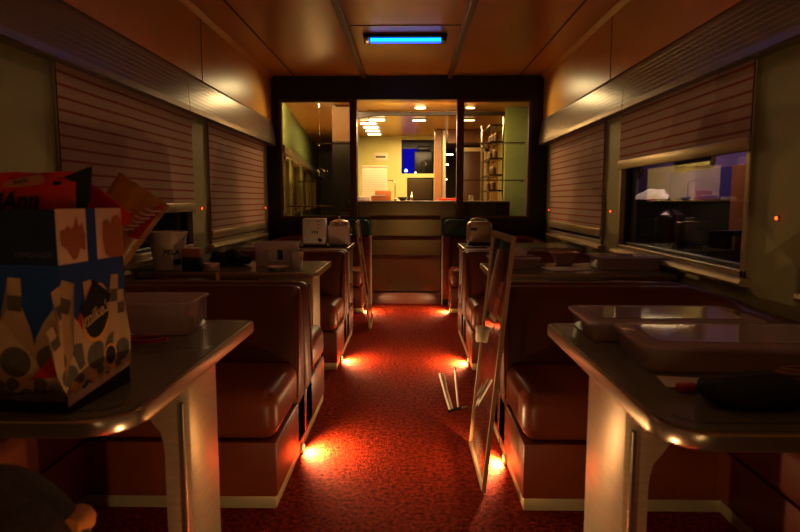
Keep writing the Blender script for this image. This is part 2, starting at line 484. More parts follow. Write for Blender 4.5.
bm = NB(); prism(bm, [(-1.4, 6.43), (-.62, 6.43), (-.62, 14), (px(14), 14)], 'z', 2.22, 2.27); struct('ceiling_passage', bm, M['ceiling'])
struct('floor_passage', prism(NB(), [(-1.5, 6.43), (-.62, 6.43), (-.62, 14), (px(14), 14)], 'z', -.05, 0), M['carpet'])
struct('wall_passage_end', box(px(14)-.1, -.6, 14, 14.05, 0, 2.3), M['black'])
struct('wall_passage_side', box(-.93, -.895, 7.32, 14, 0, 2.25), M['black'])
struct('wall_passage_return', box(-.93, -.625, 7.27, 7.31, 0, 1.80), M['black'])  # black panel added to cover the lit kitchen wall and keep this dark
struct('ceiling_passage_drop', box(-.93, -.625, 7.27, 7.31, 1.80, 2.2), mat('dark_brown_drop', '#5a3a16', .6, noise=.1))
t = thing('hand_rail', 'thin metal hand rail in the passage behind the left pane', 'rail', (-1.1, 6.62, 1.03))
part('rail', tube(NB(), [(-.26, 0, 0), (.26, 0, 0)], .008, 8), M['chrome'], t)
part('rail_post', tube(NB(), [(-.10, 0, -1.03), (-.10, 0, 0)], .008, 8), M['chrome'], t)

# ------------------------------------------------------------------ kitchen behind
KX0, KX1 = -.88, 1.42
YK = 9.9
struct('floor_kitchen', box(-.88, 1.45, YP+.02, 12.5, -.06, 0), M['ground'])
bm = NB(); bx(bm, -.62, 1.45, YP+TH, 7.3, 2.15, 2.21)
struct('ceiling_kitchen_front', bm, M['kceil'])
struct('ceiling_kitchen', box(-.88, 1.45, 7.34, 12.5, 2.13, 2.2), M['kceil'])
# curved soffit beam
pts = []
for k in range(13):
    a = k/12
    x = -.70+a*2.1; pts.append((x, 2.105 - .06*max(0, 1-a*5)**2))
poly = [(x, z) for x, z in pts] + [(1.4, 2.14), (-.70, 2.14)]
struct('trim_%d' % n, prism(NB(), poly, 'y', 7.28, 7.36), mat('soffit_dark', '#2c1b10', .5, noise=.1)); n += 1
Z9 = lambda v: 1.1+(200-v)*YK/600
X9 = lambda v: (v-410)*YK/600
# back wall around the hatch, the niche and the doorway
bm = NB()
def kb(xa, xb, ya, yb, t=.06): bx(bm, X9(xa), X9(xb), YK, YK+t, Z9(yb), Z9(ya))
kb(340, 401.5, 128, 267); kb(401.5, 433.5, 128, 141); kb(401.5, 433.5, 174, 178); kb(401.5, 407, 178, 201)
kb(433.5, 442, 128, 267); kb(401.5, 433.5, 201, 267)
struct('wall_kitchen', bm, M['kitchen'], label='pale green kitchen back wall', cat='wall')
struct('wall_kitchen_left', box(-.88, -.82, 7.36, YK, 0, 2.2), M['kitchen'])
# side return of the right
struct('wall_kitchen_right', box(1.09, 1.42, 7.0, 7.06, 0, 2.22), M['kgreen'], label='plain green wall panel behind the right pane', cat='wall')
struct('wall_kitchen_far', box(.4, 1.5, 12.4, 12.45, 0, 2.2), M['darkwood'])
struct('wall_kitchen_side', box(1.4, 1.46, 7.06, 12.4, 0, 2.2), M['kitchen'])
# blue-lit hatch
t = thing('serving_hatch', 'blue lit hatch opening in the kitchen back wall', 'hatch', ((X9(401.5)+X9(433.5))/2, YK+.06, Z9(174)))
w = (X9(433.5)-X9(401.5))/2; h = Z9(141)-Z9(174)
part('back_panel', box(-w, w, .30, .32, 0, h), M['black'], t, smooth=False)
part('side_panel', box(-w-.02, -w, 0, .32, 0, h), M['black'], t, smooth=False)
part('side_panel', box(w, w+.02, 0, .32, 0, h), M['black'], t, smooth=False)
part('blue_screen', box(-w+.01, -w+.26, .27, .295, .01, h*.78), E_blue, t, smooth=False, label='glowing blue panel')
# coffee machine in the hatch
cm = thing('coffee_machine', 'black coffee machine standing in the blue lit hatch', 'machine', (X9(422), YK+.12, Z9(173.5)))
part('body', box(-.13, .17, -.03, .12, 0, .36, bev=.015), M['black'], cm)
part('jug', lathe(NB(), [(.07, .02), (.085, .1), (.07, .2), (.05, .21)], cx=.06, cy=-.06, n=18), M['glass_tint'], cm)
part('top_cover', box(-.08, .13, -.05, .12, .36, .44, bev=.02), M['black'], cm)
part('pilot_lamp', lathe(NB(), [(.012, 0), (.012, .02)], cx=-.11, cy=-.05, n=10), E_warm, cm)
cl = thing('blue_lamp', 'small bright blue lamp at the foot of the hatch', 'lamp', (X9(406), YK+.10, Z9(173.5)))
part('base', lathe(NB(), [(.03, 0), (.03, .02)], n=12), M['black'], cl)
part('glow_bulb', lathe(NB(), [(.022, .02), (.03, .045), (.012, .07), (.001, .075)], n=12), E_bluedk, cl)
# screen niche
t = thing('television', 'dark flat television in the niche below the blue hatch', 'television', ((X9(407)+X9(433))/2, YK+.02, Z9(200.5)))
w = (X9(433)-X9(407))/2; h = Z9(178.5)-Z9(200.5)
part('bezel', box(-w, w, 0, .05, 0, h, bev=.006), M['black'], t)
part('screen', box(-w+.02, w-.02, -.004, .0, .02, h-.02), M['steel'], t, smooth=False)
# column and doorway in kitchen
struct('trim_%d' % n, box(.36, .47, 8.9, 9.0, 0, 2.13, bev=.01), M['colwood']); n += 1
struct('trim_%d' % n, box(.47, .53, 8.95, 9.02, 0, 2.13, bev=.01), M['alu']); n += 1
d2 = sthing('door_2', 'tall dark door in metal frame seen through the right pane', 'door', (.80, 8.9, 0))
part('door_panel', box(-.10, .28, 0, .04, 0, 1.80, bev=.004), M['darkwood'], d2)
f = NB(); bx(f, .28, .33, -.02, .05, 0, 1.86, .004); bx(f, -.13, .33, -.02, .05, 1.80, 1.86, .004)
part('door_frame', f, M['alu'], d2, smooth=False)
struct('trim_%d' % n, box(1.14, 1.24, 8.6, 8.75, 0, 2.13, bev=.006), M['colwood']); n += 1
struct('trim_%d' % n, box(.55, 1.2, 8.95, 9.0, 1.93, 2.13, bev=.004), M['colwood']); n += 1

# wire rack of shelves
t = thing('storage_rack', 'tall metal shelf rack beside the green wall panel', 'rack', (1.02, 7.35, 0))
for xx, yy in ((.06, -.25), (.06, .5), (-.10, .5)):
    part('post', tube(NB(), [(xx, yy, 0), (xx, yy, 2.05)], .012, 8), M['chrome'], t)
for z in (1.2, 1.38, 1.57, 1.76, 1.95):
    part('shelf', box(-.10, .07, -.26, .51, z, z+.02, bev=.003), M['steel'], t, smooth=False)
for i in range(14):
    z = (1.22, 1.4, 1.59, 1.78)[i % 4]
    r = random.uniform(.022, .035)
    y = 7.2 + .16*(i//4) + .02
    o = thing('kitchen_jar', 'small dark jar standing on the metal shelf rack', 'jar', (1.0+random.uniform(-.01, .03), y, z), group='jars on the kitchen shelf rack')
    part('jar_body', lathe(NB(), [(r, 0), (r, .07), (r*.8, .085)], n=12), M['darkwood'], o)
    part('lid', lathe(NB(), [(r*.82, .085), (r*.82, .1)], n=12), M['alu'], o)

# ceiling lights in the kitchen
def downlight(x, y, z, w, label, grp=None):
    t = thing('ceiling_light', label, 'light', (x, y, z), group=grp)
    part('housing', prism(NB(), rrect(-w/2-.015, w/2+.015, -.05, .05, .045), 'z', -.012, 0), M['alu'], t)
    part('diffuser', prism(NB(), rrect(-w/2, w/2, -.036, .036, .034), 'z', -.02, -.0125), E_down, t)
downlight(.115, 6.95, 2.149, .12, 'front kitchen ceiling light in the central opening')  # glowing shape put in for a lamp mirrored in the ceiling
downlight(.68, 6.95, 2.149, .10, 'front kitchen ceiling light seen through the right pane')  # likewise a mirrored lamp, built as a glowing shape
downlight(.115, 7.85, 2.128, .17, 'rear kitchen ceiling light in the central opening')
downlight(.74, 7.85, 2.128, .17, 'rear kitchen ceiling light seen through the right pane')
downlight(.68, 9.35, 2.128, .10, 'deepest small kitchen ceiling light by the central post')
for i, (x, y) in enumerate(((-.42, 7.75), (-.56, 8.1), (-.55, 8.5), (-.55, 8.95), (-.55, 9.4))):
    t = thing('slat_light', ['first', 'second', 'third', 'fourth', 'fifth'][i] + ' from the front of the five stepped bar lights on the kitchen ceiling', 'light', (x, y, 2.13))
    part('housing', box(-.11, .11, -.03, .03, -.012, 0, bev=.003), M['alu'], t)
    part('bar', tube(NB(), [(-.10, 0, -.022), (.10, 0, -.022)], .014, 8), E_down, t)
# glowing bars put in for light reflections in the dark doorway
for i, (x, y, z) in enumerate(((.69, 11.2, 1.93), (.62, 11.4, 1.76), (.62, 11.8, 1.50))):
    t = thing('strip_lamp', ['upper', 'middle', 'lower'][i] + ' short strip lamp in the dark doorway beyond the kitchen', 'light', (x, y, z))
    part('housing', box(-.11, .11, .005, .03, -.02, .02, bev=.003), M['alu'], t)
    part('lamp_face', box(-.10, .10, 0, .004, -.013, .013), E_down, t, smooth=False)

# things on/around the counter
t = thing('service_counter', 'stainless steel service counter with dark horizontal rails facing the aisle', 'counter', (-.05, YP, 0))
part('worktop', box(-.60, 1.12, .085, .62, 1.076, 1.092, bev=.003), M['white'], t, label='pale worktop')
part('front_panel', box(-.37, .37, .03, .139, .12, 1.07), M['steel'], t, smooth=False)
part('body', box(-.60, 1.12, .14, .60, .02, 1.075), M['steel'], t, smooth=False)
for z in (.49, .70, .915):
    part('rail', box(-.375, .375, .008, .03, z-.022, z+.022, bev=.006), M['frame_brown'], t, label='dark reddish brown horizontal rail')
part('kick_plate', box(-.375, .375, -.03, .04, .0, .12, bev=.004), M['frame_brown'], t)

t = thing('paper_stack', 'tall pale stack of boxes on the counter', 'stack', (-.375, 6.95, 1.092))
part('box', box(-.17, .11, -.06, .12, 0, .38, bev=.004), stripes('ribbed_card', '#f4e8cc', '#d8c8a4', 2, .02, .25), t, smooth=False)
part('box_lid', box(-.175, .115, -.065, .125, .38, .395, bev=.003), M['cream'], t)
t = thing('wooden_tray', 'wooden tray with papers leaning against the pale stack', 'tray', (-.33, 6.70, 1.092))
rt = Matrix.Rotation(math.radians(28), 4, 'X')
part('tray_base', box(-.10, .12, -.03, .07, 0, .05, bev=.005), M['wood'], t)
part('tilted_board', box(-.06, .12, .02, .035, .05, .12, bev=.003, rot=Matrix.Rotation(math.radians(-14), 4, 'X')), M['wood'], t)
part('paper_pile', box(-.09, .06, -.045, .05, .052, .064, bev=.002), M['paper'], t)
single('napkin_pile', box(-.08, .06, -.05, .05, 0, .045, bev=.01), M['paper'], 'crumpled white napkins at the left end of the counter', 'napkins', (-.50, 6.62, 1.092), .2)
t = thing('notice_plate', 'small framed notice on the kitchen back wall', 'sign', (X9(381), YK-.012, Z9(158)))
part('plate', box(-.12, .12, 0, .01, -.06, .07, bev=.004), M['cream'], t)
part('sign_mark', box(-.08, .08, -.002, -.0005, -.01, .018), M['greyprint'], t, smooth=False)
t = thing('tap', 'thin metal tap on the counter beside the pale stack', 'tap', (-.17, 6.85, 1.092))
part('spout', tube(NB(), [(0, 0, 0), (0, 0, .2), (-.03, -.01, .225), (-.08, -.02, .225)], .006, 8), M['chrome'], t)
part('tap_base', lathe(NB(), [(.02, 0), (.018, .02), (.008, .03)], n=14), M['chrome'], t)
single('bowl', lathe(NB(), [(.03, 0), (.055, .03), (.06, .04), (.052, .035), (.02, .01), (.001, .01)], n=20), M['black'], 'dark bowl on the counter beneath the hatch', 'bowl', (-.08, 6.7, 1.092))
single('red_tray', box(-.11, .10, -.05, .05, 0, .028, bev=.008), mat('bright_red', '#e0381c', .4, noise=.05), 'flat bright red tray on the counter left of the right pane', 'tray', (.42, 6.6, 1.092))
t = thing('water_glass', 'small clear glass on the counter behind the right pane', 'glass', (.66, 6.55, 1.092))
part('cup', lathe(NB(), [(.025, 0), (.028, .06), (.026, .06), (.023, .004), (.001, .004)], n=18), M['tumbler'], t)
t = thing('small_figurine', 'tiny pale figurine in front of the television niche', 'figurine', (.02, 7.0-.1, 1.092))
part('figure', lathe(NB(), [(.02, 0), (.012, .03), (.018, .05), (.006, .07), (.01, .085), (.001, .1)], n=12), M['chrome'], t)

# ------------------------------------------------------------------ booths
def arc_path(xa, xw, y0, y1, r, s):
    """outer line of the U: aisle end -> wall -> along the wall -> back to the aisle. s = sign of wall side"""
    P = []  # (x, y, nx, ny, f) with inward normal; f = height factor
    L = abs(xw-xa)
    for t in (0, .012, .04, .1, .3, .6, 1): P.append((xa+s*(L-r)*t, y0, 0, 1, 1, t))
    for k in range(1, 9):
        a = .5*PI*k/8
        P.append((xw-s*r+s*r*math.sin(a), y0+r-r*math.cos(a), -s*math.sin(a), math.cos(a), 1-.085*k/8, 1))
    P.append((xw, (y0+y1)/2, -s, 0, .915, 1))
    for k in range(0, 9):
        a = .5*PI*k/8
        P.append((xw-s*r+s*r*math.cos(a), y1-r+r*math.sin(a), -s*math.cos(a), -math.sin(a), .915+.085*k/8, 1))
    for t in (.6, .3, .1, .04, .012, 0): P.append((xa+s*(L-r)*t, y1, 0, -1, 1, t))
    return P

def sweep(bm, path, prof):
    rings = []
    cn = sum(p[0] for p in prof)/len(prof); zm = max(p[1] for p in prof)
    for (x, y, nx, ny, f, t) in path:
        sc = {0: .70, .012: .88, .04: .97}.get(t, 1)
        ring = []
        for (nn, z) in prof:
            n2 = cn+(nn-cn)*sc
            z2 = z if z < .3 else .3+(z-.3)*(f*zm-.3)/(zm-.3)
            if z > .3: z2 -= (1-sc)*.06
            ring.append(bm.verts.new((x+nx*n2, y+ny*n2, z2)))
        rings.append(ring)
    m_ = len(prof)
    for a, b in zip(rings, rings[1:]):
        for k in range(m_): bm.faces.new((a[k], a[(k+1) % m_], b[(k+1) % m_], b[k]))
    bm.faces.new(rings[0][::-1]); bm.faces.new(rings[-1])

def booth(label, s, y0, y1, last=False):
    xa, xw = (-.47, XL+.012) if s < 0 else (.40, XR-.012)
    t = thing('booth_seat', label, 'booth seat', (0, (y0+y1)/2, 0))
    a, b = y0-(y0+y1)/2, y1-(y0+y1)/2
    a += .004; b -= .004
    prof = [(0, .07), (0, .68), (.012, .715), (.04, .733), (.08, .735), (.105, .722), (.12, .69), (.165, .42), (.20, .26), (.20, .07)]
    bm = NB(); sweep(bm, arc_path(xa, xw, a, b, .235, s), prof)
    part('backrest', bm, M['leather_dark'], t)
    D = .60 if not last else .55
    # seams / piping on aisle ends
    for yy, sg in ((a, 1), (b, -1)):
        pp = [(xa-s*.002, yy+sg*nn, z) for nn, z in ((.20, .28), (.165, .42), (.125, .66), (.105, .70))]
        part('piping', tube(NB(), pp, .005, 6), M['leather'], t)
    # cushions
    def cushion(x0, x1, ya, yb):
        bm = box(x0, x1, ya, yb, .252, .43, bev=.055, seg=5)
        for v in bm.verts:
            if v.co.z > .40: v.co.z += .008*math.cos(max(-1, min(1, (v.co.x-(x0+x1)/2)/(abs(x1-x0)/2)))*PI/2)
        return part('seat_cushion', bm, M['leather'], t)
    ca, cb = a+.165, b-.165
    cushion(xa-s*.004, xw-s*.05, ca, a+D)
    cushion(xa-s*.004, xw-s*.05, b-D, cb)
    if b-D-(a+D) > .15:
        part('wall_cushion', box(xw-s*.36, xw-s*.12, a+D-.03, b-D+.03, .252, .425, bev=.04, seg=4), M['leather'], t)
    bm = NB()
    bx(bm, xa, xw, a+.002, a+D-.012, .046, .25, .008); bx(bm, xa, xw, b-D+.012, b-.002, .046, .25, .008)
    bx(bm, xw-s*.345, xw, a+D-.1, b-D+.1, .07, .25, .004)
    part('seat_base', bm, M['leather'], t)
    bm = NB()
    bx(bm, xa+s*.006, xw-s*.02, a+.01, a+D-.02, 0, .046, .003); bx(bm, xa+s*.006, xw-s*.02, b-D+.02, b-.01, 0, .046, .003)
    bx(bm, xw-s*.32, xw-s*.02, a+D-.05, b-D+.05, 0, .046, .003)
    part('kick_plate', bm, M['kick'], t)
    if last:
        # tall green headrest against the partition with leather wing and metal edge
        xe = xa+s*-.055
        xh = xa+s*.22; poly = rrect(min(xe, xh), max(xe, xh), .735, .90, [0, 0, .05, .05])
        part('headrest', prism(NB(), poly, 'y', b-.17, b-.01, bev=.02), M['green_vinyl'], t, label='dark green padded headrest')
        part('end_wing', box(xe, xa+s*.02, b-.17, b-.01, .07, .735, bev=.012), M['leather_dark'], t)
        part('metal_edge', box(xe-s*.012, xe, b-.06, b-.015, 0, .73, bev=.003), M['silver'], t)
    return t
D0, D1, D2, D3 = .28, 2.62, 4.39, 6.325
booth('red brown leather booth around the nearest left table', -1, D0, D1)
booth('red brown leather booth around the nearest right table', 1, D0, D1)
booth('red brown leather booth around the middle left table', -1, D1, D2)
booth('red brown leather booth around the middle right table', 1, D1, D2)
booth('leather booth with green headrest at the far left table, against the partition', -1, D2, D3, True)
booth('leather booth with green headrest at the far right table, against the partition', 1, D2, D3, True)

# ------------------------------------------------------------------ step lights
def steplight(x, y, s, power, label):
    t = thing('step_light', label, 'light', (x, y, 0), group=None)
    part('housing', box(-.010, .010, -.022, .022, .004, .040, bev=.003), M['kick'], t)
    part('lens', box(-s*.010, -s*.014, -.016, .016, .012, .030, bev=.0015), E_step, t)
    l = bpy.data.lights.new('step_lamp', 'SPOT'); l.energy = power*7.5; l.color = (1, .68, .34); l.shadow_soft_size = .012; l.spot_size = math.radians(168); l.spot_blend = .5
    o = bpy.data.objects.new('step_lamp', l); COL.objects.link(o); o.parent = t
    o.location = (-s*.026, 0, .040); o.rotation_euler = (0, s*math.radians(58), 0)
for (s, y, e_, lb) in ((-1, 2.52, 4.2, 'bright step light at the foot of the nearest left booth'), (-1, 4.02, 3.4, 'bright step light at the foot of the middle left booth'),
                       (-1, 5.86, 2.6, 'bright step light at the foot of the far left booth'), (1, 2.42, 4.2, 'bright step light behind the leaning glass panel'),
                       (1, 3.98, 3.4, 'bright step light at the foot of the middle right booth'), (1, 5.86, 2.6, 'bright step light at the foot of the far right booth'),
                       (-1, .72, 3.6, 'step light at the foot of the left booth behind the viewer'), (1, .72, 3.6, 'step light at the foot of the right booth behind the viewer')):
    steplight(-.475 if s < 0 else .405, y, s, e_, lb)

# ------------------------------------------------------------------ tables
def table(label, s, y0, y1, legy, rn=.09, rf=.035, legx=0., hl=None, lt=.06):
    xa = -.505 if s < 0 else .435
    xw = (XL+.02) if s < 0 else (XR-.02)
    t = thing('dining_table', label, 'table', (xa, (y0+y1)/2, 0))
    w = abs(xw-xa); hd = (y1-y0)/2
    def outline(ins, rnn, rff):
        # local x from 0 (aisle) to s*w
        pl = rrect(ins, w-ins if ins == 0 else w, -hd+ins, hd-ins, [rnn, 0, 0, rff], 8)
        return [(s*x, y) for x, y in pl]
    part('edge_band', prism(NB(), outline(0, rn, rf), 'z', .677, .708, bev=.004), M['alu_edge'], t)
    part('tabletop', prism(NB(), outline(.012, rn-.012, rf-.01), 'z', .706, .7105), M['laminate'], t)
    o = outline(.045, max(.01, rn-.045), max(.01, rf-.03)); i_ = outline(.049, max(.008, rn-.049), max(.008, rf-.034))
    bm = NB()
    vo = [bm.verts.new((p[0], p[1], .7110)) for p in o]; vi = [bm.verts.new((p[0], p[1], .7110)) for p in i_]
    for k in range(len(vo)-1): bm.faces.new((vo[k], vo[(k+1)], vi[(k+1)], vi[k]))
    part('inlay_line', bm, M['inlay'], t)
    ly = legy-(y0+y1)/2
    x0 = .0+legx
    # leg with arched bracket
    arch = [(x0, 0), (x0+lt+.01, 0), (x0+lt, .30), (x0+lt, .52)]
    for k in range(9):
        a = .5*PI*k/8
        arch.append((x0+lt+.11*(1-math.cos(a)), .52+.13*math.sin(a)))
    arch += [(x0+.30, .652), (x0+.30, .677), (x0, .677)]
    poly = [(s*x, z) for x, z in arch]
    hl = hl or min(.145, (y1-y0)*.2)
    part('leg', prism(NB(), poly, 'y', ly-hl, ly+hl, bev=.006), M['alu'], t)
    bm = NB()
    for xx in (.010,):
        bx(bm, s*(x0+xx), s*(x0+xx+.010), ly-hl-.006, ly-hl+.002, .02, .64, .002)
    part('leg_rib', bm, M['alu_edge'], t)
    part('foot_plate', box(s*(x0-.01), s*(x0+lt+.03), ly-hl-.02, ly+hl+.02, 0, .012, bev=.004), M['chrome'], t)
    return t
table('nearest left table with ribbed metal edge, carrying the bottle carton', -1, 1.02, 1.93, 1.42, hl=.10)
table('nearest right table with ribbed metal edge, carrying storage boxes and a pouch', 1, .98, 1.90, 1.30, hl=.13, lt=.05)
table('middle left table with metal edge, carrying the white bucket', -1, 3.22, 3.84, 3.40, .02, .02, .03)
table('middle right table with metal edge, carrying clear storage boxes', 1, 3.16, 3.74, 3.36, .035, .02, .03)
table('far left table carrying the white toaster', -1, 4.92, 5.5, 5.16, .03, .02)
table('far right table carrying the grey toaster', 1, 4.90, 5.5, 5.16, .03, .02)
TZ = .712

# ------------------------------------------------------------------ leaning glass panels
def glass_panel(label, x_bot, x_top, y_a0, y_b0, y_a1, y_b1, ztop, handle=True):
    # corners : bottom far / bottom near, top far / top near
    A = Vector((x_bot, y_a0, .004)); B = Vector((x_bot+.005, y_b0, .004)); C = Vector((x_top, y_b1, ztop)); D = Vector((x_top-.01, y_a1, ztop))
    t = thing('leaning_screen', label, 'panel', (x_bot, y_b0, 0))
    o = Vector((x_bot, y_b0, 0))
    A, B, C, D = [v-o for v in (A, B, C, D)]
    def L(u, v): return A.lerp(B, u).lerp(D.lerp(C, u), v)
    def quad(bm, u0, u1, v0, v1, th):
        nrm = (B-A).cross(D-A).normalized()*th/2
        ps = [L(u0, v0), L(u1, v0), L(u1, v1), L(u0, v1)]
        a = [bm.verts.new(p-nrm) for p in ps]; b = [bm.verts.new(p+nrm) for p in ps]
        for k in range(4): bm.faces.new((a[k], a[(k+1) % 4], b[(k+1) % 4], b[k]))
        bm.faces.new(a[::-1]); bm.faces.new(b)
    bm = NB(); w = .03; w2 = .018
    quad(bm, 0, w, 0, 1, .016); quad(bm, 1-w, 1, 0, 1, .016); quad(bm, w, 1-w, 0, w2, .016); quad(bm, w, 1-w, 1-w2*1.4, 1, .016)
    part('panel_frame', bm, mat('panel_frame_metal', '#a0805c', .4, metal=.5, noise=.08), t, smooth=False)
    bm = NB(); quad(bm, w, 1-w, w2, 1-w2*1.4, .004); part('pane', bm, M['glass_panel'], t, smooth=False)
    if handle:
        p = L(.0, .52)
        part('latch', box(p.x-.03, p.x+.004, p.y-.02, p.y+.015, p.z-.035, p.z+.035, bev=.004), M['cream'], t, label='pale plastic latch')
glass_panel('tall framed glass panel leaning against the right booth seat in the aisle', .275, .385, 2.62, 2.16, 2.68, 2.22, .965)
glass_panel('narrow framed glass panel leaning against the far left booth', -.345, -.452, 5.42, 5.02, 5.40, 5.0, .92, handle=False)

# small folding chrome stand on the carpet
t = thing('folding_stand', 'small folded chrome stand lying on the red carpet beside the glass panel', 'stand', (.21, 3.02, 0))
for dx, dy, hh, tx in ((0, 0, .21, -.055), (.014, .01, .205, -.052), (.045, .03, .225, -.02)):
    part('rod', tube(NB(), [(dx, dy, .012), (dx+tx*.5, dy, hh*.5), (dx+tx, dy, hh)], .0062, 8), M['silver'], t)
part('hinge', tube(NB(), [(-.01, -.006, .012), (.06, .034, .016)], .008, 8), M['black'], t)
part('foot_bar', tube(NB(), [(.05, .03, .012), (.09, .035, .02), (.13, .03, .014)], [.006, .010, .008], 8), M['chrome'], t)
part('top_joint', lathe(NB(), [(.001, .215), (.008, .22), (.008, .232), (.001, .237)], cx=.025, cy=.03, n=10), M['chrome'], t)

# ------------------------------------------------------------------ ceiling tube fixture
t = thing('tube_light', 'glowing blue fluorescent tube in a slim fixture on the ceiling', 'light', (-.04, 4.84, ZC))
part('housing', box(-.325, .325, -.075, .075, -.024, 0, bev=.006), M['black'], t)
part('tube', tube(NB(), [(-.27, -.028, -.035), (.29, -.028, -.035)], .014, 12), E_tube, t)
part('tube', tube(NB(), [(-.27, .028, -.035), (.29, .028, -.035)], .014, 12), E_tube2, t)
for x in (-.30, .30): part('end_socket', box(x-.022, x+.02, -.055, .055, -.05, -.015, bev=.005), M['chrome' if x < 0 else 'black'], t)

# ------------------------------------------------------------------ storage boxes
def rr_shell(bm, w, d, h, r, th, taper, flange=.0):
    """open rounded bin: outer w x d at top, inset by taper at the bottom"""
    def ring(ins, z, rr): return [bm.verts.new((x, y, z)) for x, y in rrect(-w/2+ins, w/2-ins, -d/2+ins, d/2-ins, max(.004, rr), 4)]
    R = [ring(taper, 0, r), ring(0, h, r)]
    if flange: R += [ring(-flange, h, r+flange), ring(-flange, h+.006, r+flange)]
    R += [ring(th, h+(.006 if flange else 0), r-th), ring(taper+th, th, r-th)]
    for a, b in zip(R, R[1:]):
        m_ = len(a)
        for k in range(m_): bm.faces.new((a[k], a[(k+1) % m_], b[(k+1) % m_], b[k]))
    bm.faces.new(R[0][::-1]); bm.faces.new(R[-1])

def bin_(label, loc, w, d, h, rotz=0, lid=False, taper=.006, name='storage_box', m='bin', group=None, ribs=False):
    t = thing(name, label, 'box', loc, rotz, group)
    bm = NB(); rr_shell(bm, w, d, h, .02, .003, taper, .006); part('tub', bm, M[m], t)
    if ribs:
        bm = NB()
        for k in range(5):
            y = -d/2+.03+k*(d-.06)/4
            bx(bm, w/2-.010, w/2-.001, y-.004, y+.004, .015, h-.005, .002)
        part('rib', bm, M[m], t)
    if lid:
        bm = NB(); prism(bm, rrect(-w/2-.012, w/2+.012, -d/2-.012, d/2+.012, .028), 'z', h+.007, h+.016, bev=.003)
        prism(bm, rrect(-w/2+.03, w/2-.03, -d/2+.03, d/2-.03, .02), 'z', h+.016, h+.019)
        part('lid', bm, M['bin_lid'], t)
    return t
b1 = bin_('open clear plastic storage bin behind the bottle carton', (-.85, 1.78, TZ), .42, .20, .088, .02, ribs=True)
# contents shown by the photo as dark clutter
bin_('clear lidded storage box at the back of the nearest right table', (.735, 1.745, TZ), .46, .24, .042, -.02, lid=True)
bin_('clear lidded storage box at the middle of the nearest right table', (.865, 1.445, TZ), .64, .25, .046, -.05, lid=True)
# items inside boxes
for i, (x, y, w, d, c, nm, lb) in enumerate(((.66, 1.74, .12, .14, 'paper', 'paper_packet', 'white paper packet inside the back storage box'),
                                 (.86, 1.74, .14, .12, 'brown', 'cloth_bundle', 'dark cloth bundle inside the back storage box'),
                                 (.76, 1.43, .16, .14, 'greyprint', 'card_packet', 'grey card packet inside the middle storage box'),
                                 (1.0, 1.42, .14, .12, 'paper', 'folded_napkin', 'folded white napkin inside the middle storage box'))):
    single(nm, box(-w/2, w/2, -d/2, d/2, 0, .035, bev=.008), M[c], lb, 'packet', (x, y, TZ+.004), .1*i)

# pouch, cables, papers, lighter on the nearest right table
t = thing('black_pouch', 'soft black zipped pouch near the front edge of the right table', 'pouch', (.665, 1.125, TZ), -.05)
bm = NB(); bmesh.ops.create_uvsphere(bm, u_segments=28, v_segments=14, radius=1)
for v in bm.verts:
    x, y, z = v.co
    e_ = lambda q: math.copysign(abs(q)**.6, q)
    v.co = Vector((e_(x)*.105, e_(y)*.052+.006*math.sin(x*4), .026+math.copysign(abs(z)**.6, z)*.026*(1+.22*math.sin(x*5+1))))
    v.co.z = max(0.0, v.co.z)
part('pouch_body', bm, M['black_fabric'], t)
part('zip', tube(NB(), [(-.08, .0, .048), (-.03, -.004, .056), (.03, -.004, .060), (.08, .0, .052)], .0016, 6), M['darkwood'], t)
single('red_lighter', box(-.02, .02, -.009, .009, 0, .016, bev=.004), M['red'], 'small red plastic piece left of the black pouch', 'lighter', (.565, 1.20, TZ), .1)
single('paper_sheet', box(-.06, .06, -.04, .04, 0, .0012), M['paper'], 'white paper sheet under the left end of the cables', 'paper', (.60, 1.255, TZ), -.15, smooth=False)
single('note_paper', box(-.07, .07, -.05, .05, 0, .0012), M['paper'], 'white note paper right of the black pouch', 'paper', (.88, 1.15, TZ), .3, smooth=False)
def cable(label, cx, cy, rx, ry, turns, seed, rad=.003, m='cable', z0=TZ+.004):
    rnd = random.Random(seed); pts = []
    N_ = 26*turns
    ph = rnd.random()*6
    for k in range(N_+1):
        a = 2*PI*k/26+ph
        w = 1+.18*math.sin(a*.37+seed)
        pts.append((math.cos(a)*rx*w, math.sin(a)*ry*w, .004+.0055*(k/26.)+.006*abs(math.sin(a*.5+seed))))
    tl = [(pts[-1][0]+.03*j, pts[-1][1]+.015*j, .004+.002*j) for j in range(1, 4)]
    single('cable', tube(NB(), pts+tl, rad, 6), M[m], label, 'cable', (cx, cy, z0-.004+.0))
cable('coiled brown cable behind the black pouch', .86, 1.228, .085, .026, 6, 3, .0034)
cable('loose brown cable loop at the right edge of the right table', 1.05, 1.17, .075, .045, 2, 9)

# ------------------------------------------------------------------ bottle carton on the left table
ca = thing('bottle_carton', 'blue drinks carton printed with bottles, its flaps standing open, on the left table', 'carton', (-.625, 1.05, TZ), math.radians(-6))
CW, CD, CH = .42, .20, .272     # extends to -x and +y from the front aisle corner
bm = NB()
th = .004
bx(bm, -CW, 0, 0, th, 0, CH); bx(bm, -CW, 0, CD-th, CD, 0, CH)
bx(bm, -CW, -CW+th, th, CD-th, 0, CH); bx(bm, -th, 0, th, CD-th, 0, CH); bx(bm, -CW+th, -th, th, CD-th, 0, th)
part('carton_body', bm, M['blue'], ca, smooth=False)
